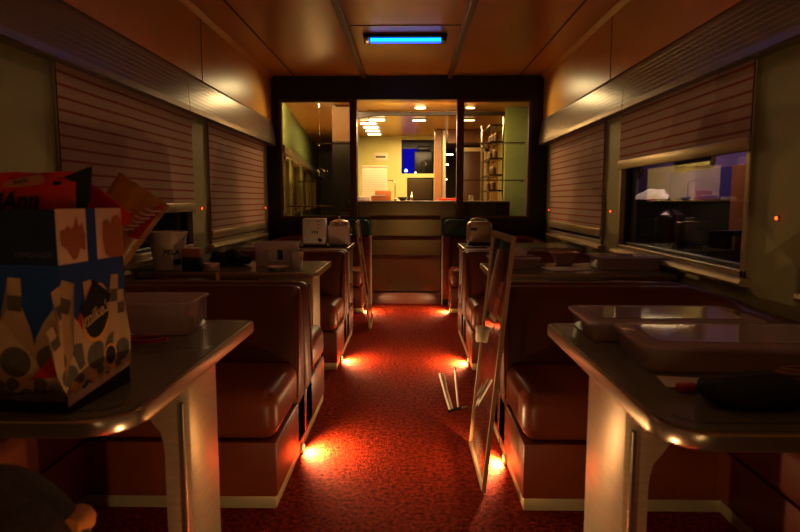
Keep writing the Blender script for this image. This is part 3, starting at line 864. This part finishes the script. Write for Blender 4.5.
# flaps
part('front_flap', box(-CW, -.003, -.001, .003, CH, CH+.100, rot=None), M['navy'], ca, smooth=False, label='navy front flap')
fl = NB(); bx(fl, -.004, 0, .004, CD*.42, CH, CH+.100); bx(fl, -.004, 0, CD*.56, CD, CH, CH+.100)
part('side_flap', fl, M['whitecard'], ca, smooth=False, label='white side flap with torn brown patches')
part('flap_band', box(-.0045, .0008, CD*.42, CD*.56, CH, CH+.100), M['blue'], ca, smooth=False)
def patch(name, pts, m, face, off, parent=ca):
    """flat print; face 'f' -> (x,z) on the front, 's' -> (y,z) on the aisle side"""
    bm = NB()
    if face == 'f': vs = [bm.verts.new((x, -off, z)) for x, z in pts]
    else: vs = [bm.verts.new((off, y, z)) for y, z in pts]
    bm.faces.new(vs)
    bmesh.ops.triangulate(bm, faces=bm.faces[:])
    return part(name, bm, m, parent, smooth=False)
patch('torn_patch', [(.008, CH+.060), (.022, CH+.062), (.030, CH+.070), (.038, CH+.062), (.048, CH+.068), (.054, CH+.088), (.060, CH+.066), (.070, CH+.074), (.078, CH+.05), (.076, CH+.022), (.062, CH+.026), (.052, CH+.008), (.040, CH+.006), (.024, CH+.028), (.010, CH+.036)], M['brown_card'], 's', .0012)
patch('torn_patch', [(.138, CH+.01), (.132, CH+.04), (.136, CH+.075), (.15, CH+.078), (.158, CH+.068), (.168, CH+.082), (.185, CH+.085), (.196, CH+.075), (.197, CH+.0), (.15, CH+.0)], M['brown_card'], 's', .0012)
def bottle_poly(cx, cz, sc, tilt):
    pr = [(-.028, 0), (-.03, .07), (-.024, .095), (-.011, .125), (-.010, .165), (.010, .165), (.011, .125), (.024, .095), (.03, .07), (.028, 0)]
    c, s_ = math.cos(tilt), math.sin(tilt)
    return [(cx+(x*c+z*s_)*sc, cz+(-x*s_+z*c)*sc) for x, z in pr]
def rect_on(cx, cz, sc, tilt, x0, x1, z0, z1):
    c, s_ = math.cos(tilt), math.sin(tilt)
    return [(cx+(x*c+z*s_)*sc, cz+(-x*s_+z*c)*sc) for x, z in ((x0, z0), (x1, z0), (x1, z1), (x0, z1))]
def ell(cx, cz, a, b, n=20, rot=0.):
    return [(cx+math.cos(rot)*a*math.cos(q)-math.sin(rot)*b*math.sin(q), cz+math.sin(rot)*a*math.cos(q)+math.cos(rot)*b*math.sin(q)) for q in [2*PI*k/n for k in range(n)]]
lay = .0006
def bottles(face, items, w0):
    o_ = lay
    for (cx, cz, sc, ti) in items:
        o_ += .00012
        patch('printed_bottle', bottle_poly(cx, cz, sc, ti), M['bottle_white'], face, o_)
        patch('printed_label', rect_on(cx, cz, sc, ti, -.011, .011, .118, .140), M['greyprint'], face, o_+.00006)
        patch('printed_label', ell(cx+.045*sc*math.sin(ti), cz+.045*sc*math.cos(ti), .024*sc, .022*sc), M['greyprint'], face, o_+.00006)
patch('red_splash', [(.0, .05), (.05, .06), (.07, .15), (.05, .18), (.03, .13), (0, .10)], M['red'], 's', lay)
patch('red_splash', [(.13, .05), (.197, .06), (.197, .12), (.17, .13), (.14, .10)], M['red'], 's', lay)
bottles('s', [(.055, .045, 1.2, -.35), (.10, .03, 1.25, -.12), (.145, .04, 1.2, .10), (.178, .03, 1.05, .02), (.03, .03, .9, -.45)], CD)
bottles('f', [(-.04, .045, 1.25, .28), (-.10, .035, 1.3, .06), (-.165, .04, 1.3, -.2), (-.24, .035, 1.3, .1), (-.31, .04, 1.3, -.1), (-.37, .04, 1.2, .15)], CW)
patch('red_splash', [(-.07, .06), (-.002, .07), (-.002, .12), (-.03, .10)], M['red'], 'f', .0018)
# emblem on the aisle side
patch('emblem_ring', ell(.098, .170, .044, .058, 26, -.25), M['yellow'], 's', .0020)
patch('emblem_disc', ell(.098, .171, .038, .051, 26, -.25), M['ink'], 's', .0022)
patch('emblem_diamond', [(.052, .185), (.094, .234), (.146, .200), (.134, .152), (.097, .125), (.06, .145)], M['ink'], 's', .0023)
text('lettering', "mike's", .034, M['bottle_white'], ca, (.0030, .097, .168), (PI/2, math.radians(-14), PI/2), shear=.25, ext=.0002, bold=.0006)
patch('underline', [(.064, .146), (.066, .150), (.134, .173), (.136, .169)], M['bottle_white'], 's', .0029)
patch('emblem_ring', ell(.135, .075, .022, .024, 20), M['yellow'], 's', .0024)
patch('emblem_disc', ell(.135, .075, .017, .019, 20), M['ink'], 's', .0026)
for k in range(9):
    cy = .02+.02*k; patch('printed_cap', ell(cy, .045+.012*math.sin(k*2.1), .011, .010, 12), M['greyprint' if k % 3 else 'yellow'], 's', .0025+.00002*k)
for k in range(14):
    cx_ = -.02-.028*k; patch('printed_cap', ell(cx_, .045+.012*math.sin(k*2.3), .014, .012, 12), M['greyprint'], 'f', .0022+.00002*k)
jag = [(0, .0)] + [(y/100., .022+.009*((y//2) % 2)+.018*y/20.) for y in range(0, 20, 1)] + [(.1995, .04), (.1995, 0)]
patch('ice_print', [(0, .003)] + [(.199*k/16, .028+.006*(k % 2)+.016*k/16) for k in range(17)] + [(.199, .003)], M['whitecard'], 's', .0028)
patch('black_base_band', [(0, 0), (0, .012), (.199, .036), (.199, 0)], M['ink'], 's', .0030)
patch('ice_print', [(-CW, .003)] + [(-CW+CW*k/26, .036+.008*(k % 2)) for k in range(27)] + [(0, .003)], M['greyprint'], 'f', .0026)
patch('black_base_band', [(-CW, 0), (-CW, .022), (0, .022), (0, 0)], M['ink'], 'f', .0028)
text('flap_lettering', "LEMONADE", .014, M['greyprint'], ca, (-.045, -.0018, CH+.018), (PI/2, 0, 0), ext=.0002)

# red snack bag standing in the carton
bg = thing('red_snack_bag', 'red snack bag with black lettering standing in the drinks carton', 'bag', (-.81, 1.165, TZ+.006), math.radians(-6))
def pillow(w, h, th, n=16, m_=12, taper=0.):
    bm = NB(); G = {}
    for sgn in (1, -1):
        for i in range(n+1):
            for j in range(m_+1):
                u = i/n; v = j/m_
                edge = (i in (0, n) or j in (0, m_))
                if sgn < 0 and edge: G[(sgn, i, j)] = G[(1, i, j)]; continue
                b = (max(0, 1-(2*u-1)**2)**.55)*(max(0, 1-(2*v-1)**4)**.6)
                wr = .004*math.sin(u*17+v*9)*b
                x = (u-.5)*w*(1-.05*math.sin(v*PI))*(1-taper*(1-v)); z = v*h+.0015*math.sin(u*23)*(1 if j == m_ else 0)
                G[(sgn, i, j)] = bm.verts.new((x, -sgn*(th/2*b+wr), z))
    for sgn in (1, -1):
        for i in range(n):
            for j in range(m_):
                f = [G[(sgn, i, j)], G[(sgn, i+1, j)], G[(sgn, i+1, j+1)], G[(sgn, i, j+1)]]
                try: bm.faces.new(f if sgn > 0 else f[::-1])
                except ValueError: pass
    return bm
part('bag_body', pillow(.38, .435, .06, taper=.2), M['redlight'], bg)
part('torn_corner', prism(NB(), [(.15, .425), (.205, .445), (.198, .38), (.18, .35)], 'y', -.004, .004), M['ink'], bg, smooth=False, label='black corner of the bag')
def flat(name, pts, m, parent, y):
    bm = NB(); bm.faces.new([bm.verts.new((x, y, z)) for x, z in pts]); bmesh.ops.triangulate(bm, faces=bm.faces[:])
    return part(name, bm, m, parent, smooth=False)
part('bag_fold', prism(NB(), [(.10, .43), (.15, .405), (.215, .355), (.215, .33), (.10, .33)], 'y', .105, .112), M['redlight'], bg, smooth=False)
flat('emblem', [(.045, .406), (.05, .416), (.085, .424), (.125, .430), (.135, .424), (.13, .412), (.085, .406)], M['brown_card'], bg, -.034)
text('emblem_lettering', 'Snacks', .012, M['ink'], bg, (.085, -.0352, .417), (PI/2, math.radians(-9), 0), shear=.2, ext=.0002)
text('bag_lettering', 'HAnn', .046, M['ink'], bg, (.062, -.0352, .378), (PI/2, math.radians(-3), 0), shear=.35, ext=.0002, bold=.002)
flat('round_print', ell(.158, .413, .010, .004), M['ink'], bg, -.034)

# orange chips bag behind
ob = thing('orange_chips_bag', 'orange chips bag with a red and white swirl lying behind the carton', 'bag', (-.985, 1.60, TZ+.05), 0, rot=(math.radians(-4), math.radians(35), math.radians(6)))
part('bag_body', pillow(.16, .45, .06), M['orangebag'], ob)
bm = NB()
for k in range(6): tube(bm, [(.01+.006*k, -.036, .33+.016*k), (.03+.006*k, -.040, .335+.016*k), (.045+.006*k, -.034, .348+.016*k)], .0035, 6)
part('swirl_print', bm, M['pink'], ob)
flat('red_print', [(.045, .32), (.07, .33), (.075, .44), (.062, .44), (.05, .38)], M['red'], ob, -.033)

# red/dark cables under the bin
cable('tangled dark red wire on the left table in front of the clear bin', -.72, 1.58, .055, .03, 2, 5, .0028, 'red')
single('small_clip', box(-.02, .02, -.008, .008, 0, .012, bev=.003), M['chrome'], 'small metal clip beside the tangled wire', 'clip', (-.80, 1.66, TZ), .4)

# brown bag on the bench, bottom left corner
t = thing('canvas_bag', 'brown canvas bag with a tan suede end on the left seat nearest the viewer', 'bag', (-.625, .73, .442), math.radians(8))
bm = NB(); bmesh.ops.create_uvsphere(bm, u_segments=30, v_segments=16, radius=1)
def sgnpow(v, p): return math.copysign(abs(v)**p, v)
for v in bm.verts:
    x, y, z = v.co
    v.co = Vector((sgnpow(x, .75)*.19, sgnpow(y, .75)*.12, .145+sgnpow(z, .7)*.145 + .012*math.sin(x*6)))
part('bag_body', bm, M['brown'], t)
bm = NB()
pp = [(.10, .125, .08), (.125, .135, .12), (.15, .12, .155), (.172, .08, .175)]
tube(bm, [(.07, .118, .06), (.10, .116, .12), (.13, .105, .17), (.16, .06, .20), (.17, .0, .22)], [.018, .026, .028, .022, .012], 10)
part('suede_trim', bm, M['tan'], t)
part('strap', tube(NB(), [(-.16, 0, .24), (-.08, .02, .285), (.04, .02, .285), (.13, 0, .25)], .009, 8), M['black'], t)

# ------------------------------------------------------------------ middle left table items
t = thing('plastic_bucket', 'white plastic bucket with black lettering on the middle left table', 'bucket', (-1.365, 3.36, TZ))
part('bucket_body', lathe(NB(), [(.078, 0), (.102, .20), (.106, .20), (.106, .212), (.098, .212), (.075, .006), (.001, .006)], n=32), M['white'], t)
part('handle', tube(NB(), [(math.cos(a)*.108, -.02+math.sin(a)*-.01, .195-abs(math.sin(a))*.05) for a in [PI*k/14 for k in range(15)]], .003, 6), M['chrome'], t)
text('lettering', 'PELA', .04, M['ink'], t, (.05, -.089, .10), (PI/2, 0, math.radians(28)), shear=.2, ext=.0002, bold=.001)
part('green_band', prism(NB(), [(.055, -.070), (.082, -.038), (.084, -.040), (.057, -.0735)], 'z', .03, .06), M['green_vinyl'], t)
t = thing('blue_carton', 'small blue and tan box between the bucket and the tape roll', 'box', (-1.205, 3.29, TZ))
part('box_body', box(-.05, .05, -.03, .03, 0, .075, bev=.003), M['navy'], t)
part('box_top_band', box(-.0505, .0505, -.0305, .0305, .075, .12, bev=.003), M['brown_card'], t)
single('tape_roll', lathe(NB(), [(.028, 0), (.044, 0), (.044, .04), (.028, .04), (.028, 0)], n=28), M['pink'], 'small tan roll of tape on the middle left table', 'tape', (-1.10, 3.29, TZ))
t = thing('table_strap', 'orange tan strap hanging over the edge of the middle left table', 'strap', (-1.03, 3.214, 0))
bm = NB()
part('strap_band', prism(bm, [(-.016, .60), (.004, .60), (-.006, .712), (-.026, .712)], 'y', 0, .003), M['tape'], t, smooth=False)
t = thing('dark_cloth', 'crumpled dark cloth heap on the middle left table', 'cloth', (-1.085, 3.56, TZ))
bm = NB(); bmesh.ops.create_uvsphere(bm, u_segments=30, v_segments=16, radius=1)
for v in bm.verts:
    x, y, z = v.co; k = 1+.18*math.sin(x*7+y*3)+.12*math.sin(y*9+z*5)
    v.co = Vector((x*.11*k, y*.07*k, max(0, .03+z*.055*k)))
part('cloth_body', bm, M['black_fabric'], t)
bin_('white plastic tub with a blue label on the middle left table', (-.79, 3.56, TZ), .25, .16, .135, .05, name='plastic_tub', m='bin')
t = bpy.data.objects[-1] if False else None
tub = [o for o in bpy.data.objects if o.name.startswith('plastic_tub')][0]
part('label_sticker', box(-.04, .05, -.083, -.0805, .03, .11), M['paper'], tub, smooth=False)
part('blue_sticker', box(.012, .045, -.085, -.0832, .04, .10), M['blue'], tub, smooth=False)
t = thing('drinking_glass', 'clear drinking glass with a spoon near the aisle end of the middle left table', 'glass', (-.645, 3.40, TZ))
part('tumbler', lathe(NB(), [(.026, 0), (.042, .095), (.040, .095), (.024, .006), (.001, .006)], n=24), M['tumbler'], t)
part('spoon', tube(NB(), [(-.012, 0, .008), (.01, .005, .05), (.024, .008, .085)], [.006, .003, .003], 6), M['chrome'], t)
single('white_dish', lathe(NB(), [(.045, 0), (.06, .02), (.055, .02), (.04, .004), (.001, .004)], n=24), M['white'], 'white dish under the drinking glass side of the middle left table', 'dish', (-.735, 3.315, TZ))

# ------------------------------------------------------------------ far left table items
t = thing('toaster', 'white boxy toaster with vent holes on the far left table', 'toaster', (-.80, 5.04, TZ))
part('toaster_body', box(-.095, .095, -.07, .07, .012, .235, bev=.012, seg=3), M['white'], t)
part('toaster_base', box(-.09, .09, -.065, .065, 0, .014, bev=.003), M['black'], t)
bm = NB()
for k in range(3): bx(bm, -.015+.02*k, -.007+.02*k, -.0715, -.0695, .11, .135)
for k in range(3): bx(bm, .03, .05, -.0715, -.0695, .15+.03*k, .155+.03*k)
part('vents', bm, M['ink'], t)
part('dial', lathe(NB(), [(.014, 0), (.014, .01)], n=14), M['black'], t, loc=(.055, -.07, .055))
bpy.data.objects[-1]
[o for o in bpy.data.objects if o.name.startswith('dial')][0].rotation_euler = (PI/2, 0, 0)
t = thing('rice_cooker', 'white lidded cooker with chrome trim beside the white toaster', 'cooker', (-.60, 5.12, TZ))
part('cooker_body', box(-.095, .085, -.075, .075, 0, .185, bev=.03, seg=4), M['white'], t)
part('cooker_lid', lathe(NB(), [(.088, .18), (.08, .205), (.04, .222), (.001, .226)], n=24), M['alu'], t)
part('lid_knob', lathe(NB(), [(.006, .224), (.012, .238), (.010, .25), (.001, .252)], n=14), M['chrome'], t)
part('side_handle', tube(NB(), [(.085, -.03, .15), (.108, -.03, .15), (.108, -.03, .10), (.088, -.03, .10)], .007, 8), M['chrome'], t)
single('dark_mat', box(-.22, .22, -.05, .05, 0, .004, bev=.001), M['black_fabric'], 'dark mat under the front edge of the white toaster', 'mat', (-.74, 4.97-.0, TZ))
bpy.data.objects['dark_mat'].location.y = 4.985

# ------------------------------------------------------------------ far right table items
t = thing('grey_toaster', 'rounded grey metal toaster on the far right table', 'toaster', (.585, 5.12, TZ+.005))
part('toaster_body', box(-.10, .11, -.08, .08, .012, .205, bev=.04, seg=5), M['alu'], t)
part('toaster_base', box(-.095, .105, -.075, .075, 0, .014, bev=.004), M['black'], t)
part('lid_handle', tube(NB(), [(-.075, 0, .20), (-.06, 0, .222), (.0, 0, .232), (.06, 0, .222), (.08, 0, .20)], .009, 8), M['chrome'], t)
part('slot', box(-.075, -.025, -.082, -.076, .13, .15, bev=.002), M['black'], t)
single('magazine', box(-.11, .11, -.08, .08, 0, .005, bev=.001), M['paper'], 'white papers under the grey toaster on the far right table', 'papers', (.59, 5.06, TZ-.0), .05, smooth=False)

# ------------------------------------------------------------------ middle right table items
for i, (x, y, w, d, h, z, r, lb, lid) in enumerate((
        (.60, 3.50, .26, .24, .045, TZ, .02, 'lower flat clear box at the aisle end of the middle right table', True),
        (.575, 3.55, .22, .18, .03, TZ+.066, -.03, 'small clear tray on top of the flat box on the middle right table', False),
        (1.235, 3.46, .34, .26, .055, TZ, -.02, 'wide clear lidded box beside the window on the middle right table', True))):
    bin_(lb, (x, y, z), w, d, h, r, lid=lid)
t = thing('cardboard_bowl', 'white square paper bowl between clear boxes on the middle right table', 'bowl', (.935, 3.64, TZ))
bm = NB(); rr_shell(bm, .15, .11, .07, .01, .003, .03, .006); part('bowl_body', bm, M['pink'], t)
single('white_sheet', box(-.12, .12, -.09, .09, 0, .0015), M['paper'], 'sheet of white paper on the middle of the middle right table', 'paper', (.88, 3.40, TZ), .15, smooth=False)

# ------------------------------------------------------------------ outside
struct('floor_outside', box(XR+.1, 12, -6, 18, -.9, -.85), M['ground'], label='dark ground outside the right windows', cat='ground')
struct('wall_outside', box(-3.1, -3.0, -4, 12, -.9, 3.5), M['black'])  # black sheet added to darken the view through the left windows
t = thing('passing_carriage', 'purple railway carriage standing outside the right window', 'carriage', (3.2, 6.5, -.85))
part('carriage_side', box(0, .1, -5, 8, 0, 4.2), M['purple'], t, smooth=False)
part('indigo_panel', box(-.02, 0, -.6, 1.0, 1.95, 2.28), M['purple_dark'], t, smooth=False)
for yc in (.4, -1.55, 2.35):
    o = prism(NB(), rrect(yc-.48, yc+.48, 2.28, 2.85, .1), 'x', -.03, -.005)
    fr_ = part('window_surround', o, M['brass'], t, label='rounded brass window surround')
    part('pane', prism(NB(), rrect(yc-.44, yc+.44, 2.32, 2.81, .08), 'x', -.036, -.0305), M['black'], fr_)
t = thing('orange_crate', 'tall orange panel standing outside the right window', 'panel', (2.55, 4.52, -.85))  # board put in for the orange block mirrored in the glass
part('panel_board', box(-.03, .03, -.22, .28, 1.2, 2.22, bev=.01), M['orange'], t)
part('panel_foot', box(-.05, .05, -.2, .26, 0, 1.2, bev=.01), M['black'], t)
t = thing('platform_wall', 'dark low platform wall outside the right window', 'wall', (2.75, 6, -.85))
part('wall_body', box(0, .2, -5, 6, 0, 1.93, bev=.01), M['black'], t)
part('wall_cap', box(-.02, .22, -5, 6, 1.93, 1.96, bev=.005), M['black'], t)
t = thing('white_tarp', 'crumpled white tarp heap on the platform wall outside the window', 'tarp', (2.80, 7.1, 1.105))  # heap shaped like bright counter items mirrored in the glass
bm = NB(); bmesh.ops.create_uvsphere(bm, u_segments=40, v_segments=20, radius=1)
for v in bm.verts:
    x, y, z = v.co; k = 1+.22*math.sin(y*8+x*3)+.16*math.sin(y*15+z*7)
    v.co = Vector((x*.08*k, y*.50, max(0, z*.10*k*(1-.3*y))))
part('tarp_body', bm, M['white'], t)
for i, (y, lb) in enumerate(((5.35, 'dark lidded pot outside behind the window glass'),)):
    t = thing('lidded_pot', lb, 'pot', (2.3, y, -.85))  # solid shape in place of the toaster mirrored in the glass
    part('pot_body', lathe(NB(), [(.12, 1.5), (.13, 1.55), (.13, 1.78), (.10, 1.82)], n=24), M['steel'], t)
    part('lid', lathe(NB(), [(.11, 1.82), (.06, 1.86), (.015, 1.87), (.015, 1.9), (.001, 1.9)], n=24), M['steel'], t)
    part('stand', lathe(NB(), [(.2, 0), (.03, .1), (.03, 1.5), (.12, 1.5)], n=20), M['black'], t)
t = thing('metal_chair', 'dark metal chair outside at the right end of the window', 'chair', (2.2, 4.05, -.85))
part('chair_back', box(-.2, .2, -.02, .02, 1.35, 1.75, bev=.02), M['steel'], t)
part('seat', box(-.2, .2, -.4, 0, 1.28, 1.33, bev=.015), M['steel'], t)
for x, y in ((-.18, -.38), (.18, -.38), (-.18, 0), (.18, 0)): part('leg', tube(NB(), [(x, y, 0), (x, y, 1.3)], .015, 8), M['steel'], t)

# ------------------------------------------------------------------ lights
def area(name, loc, rot, sx, sy, e_, col):
    l = bpy.data.lights.new(name, 'AREA'); l.shape = 'RECTANGLE'; l.size = sx; l.size_y = sy; l.energy = e_; l.color = col
    o = bpy.data.objects.new(name, l); COL.objects.link(o); o.location = loc; o.rotation_euler = rot
    return o
WARM = (1, .70, .36)
area('kitchen_lamp', (.0, 7.95, 2.07), (0, 0, 0), 1.5, .5, 60, WARM)
area('kitchen_lamp', (.2, 9.2, 2.09), (0, 0, 0), 1.0, .5, 26, WARM)
area('kitchen_front_lamp', (.2, 6.62, 2.13), (math.radians(22), 0, 0), 1.2, .3, 45, WARM)  # added fill for the counter stack, no fixture of its own
area('passage_lamp', (-1.02, 6.47, 2.18), (math.radians(104), 0, 0), .5, .05, 30, (1, .78, .42))  # added fill hidden behind the header to brighten the passage
area('passage_lamp', (-1.2, 9.5, 2.18), (0, 0, 0), .2, 2.5, 10, (1, .8, .45))  # second added fill along the passage, no fixture
area('passage_uplight', (-1.25, 8.6, 1.3), (PI, 0, 0), .15, 2.5, 12, (1, .7, .34))  # added upward fill to lift the passage ceiling
# weak warm fill added behind the viewer to brighten the ceiling
area('rear_lamp', (0, -1.4, .55), (math.radians(160), 0, 0), .8, 1.2, 13, (1, .68, .32))
for sx_ in (-1, 1):
    l = bpy.data.lights.new('end_spot', 'SPOT'); l.energy = 15; l.color = (1, .78, .40); l.spot_size = math.radians(80); l.spot_blend = .9; l.shadow_soft_size = .04  # added spots for the glow on the valance ends, no fixture
    o = bpy.data.objects.new('end_spot', l); COL.objects.link(o); o.location = (sx_*.85-.03, 6.25, 2.25)
    o.rotation_euler = (Vector((sx_*1.42, 5.6, 1.72))-o.location).to_track_quat('-Z', 'Y').to_euler()
area('outside_lamp', (2.0, 5.9, 3.0), (0, math.radians(-40), 0), .6, 3, 34, (.8, .58, 1))  # added purple fill so the carriage side shows
l = bpy.data.lights.new('platform_spot', 'SPOT'); l.energy = 60; l.color = (1, .85, .65); l.spot_size = math.radians(40); l.spot_blend = .6  # added spot that only brightens the white heap
o = bpy.data.objects.new('platform_spot', l); COL.objects.link(o); o.location = (2.0, 6.2, 2.6)
o.rotation_euler = (Vector((2.8, 7.1, 1.1))-o.location).to_track_quat('-Z', 'Y').to_euler()
area('ceiling_lamp', (0, 2.4, 2.35), (0, 0, 0), .2, 3.2, 3.0, (1, .66, .38))  # added weak fill to lift the table items, no fixture
w = bpy.data.worlds.new('night'); scn.world = w; w.use_nodes = True
w.node_tree.nodes['Background'].inputs[0].default_value = (.012, .008, .02, 1)
w.node_tree.nodes['Background'].inputs[1].default_value = 1

GR = {'booth_seat': 'leather booths along both sides of the aisle', 'dining_table': 'dining tables along both sides of the aisle',
      'step_light': 'step lights at the feet of the booths', 'roller_blind': 'striped window blinds', 'indicator_light': 'tiny red wall lights',
      'slat_light': 'stepped bar lights on the kitchen ceiling', 'ceiling_light': 'kitchen ceiling lights', 'strip_lamp': 'short lamps in the dark doorway',
      'storage_box': 'clear plastic storage boxes', 'glass_shelf': 'glass shelves behind the panes', 'leaning_screen': 'glass panels leaning in the aisle',
      'cable': 'loose cables on the tables'}
for o in list(bpy.data.objects):
    k = o.name.split('.')[0]
    if o.parent is None and k in GR and 'label' in o: o['group'] = GR[k]

# ------------------------------------------------------------------ camera
cd = bpy.data.cameras.new('camera'); cam = bpy.data.objects.new('camera', cd); COL.objects.link(cam)
cd.sensor_width = 36; cd.lens = 27; cd.clip_start = .05; cd.clip_end = 100
th_ = math.atan(66/600); ya_ = math.atan(10/600*math.cos(th_))
cam.location = (0, 0, H); cam.rotation_euler = (PI/2-th_, 0, ya_)
scn.camera = cam
cd.dof.use_dof = True; cd.dof.focus_distance = 5.0; cd.dof.aperture_fstop = 5.6
scn.view_settings.view_transform = 'Standard'
scn.view_settings.look = 'None'
scn.view_settings.exposure = .18
scn.view_settings.gamma = .85
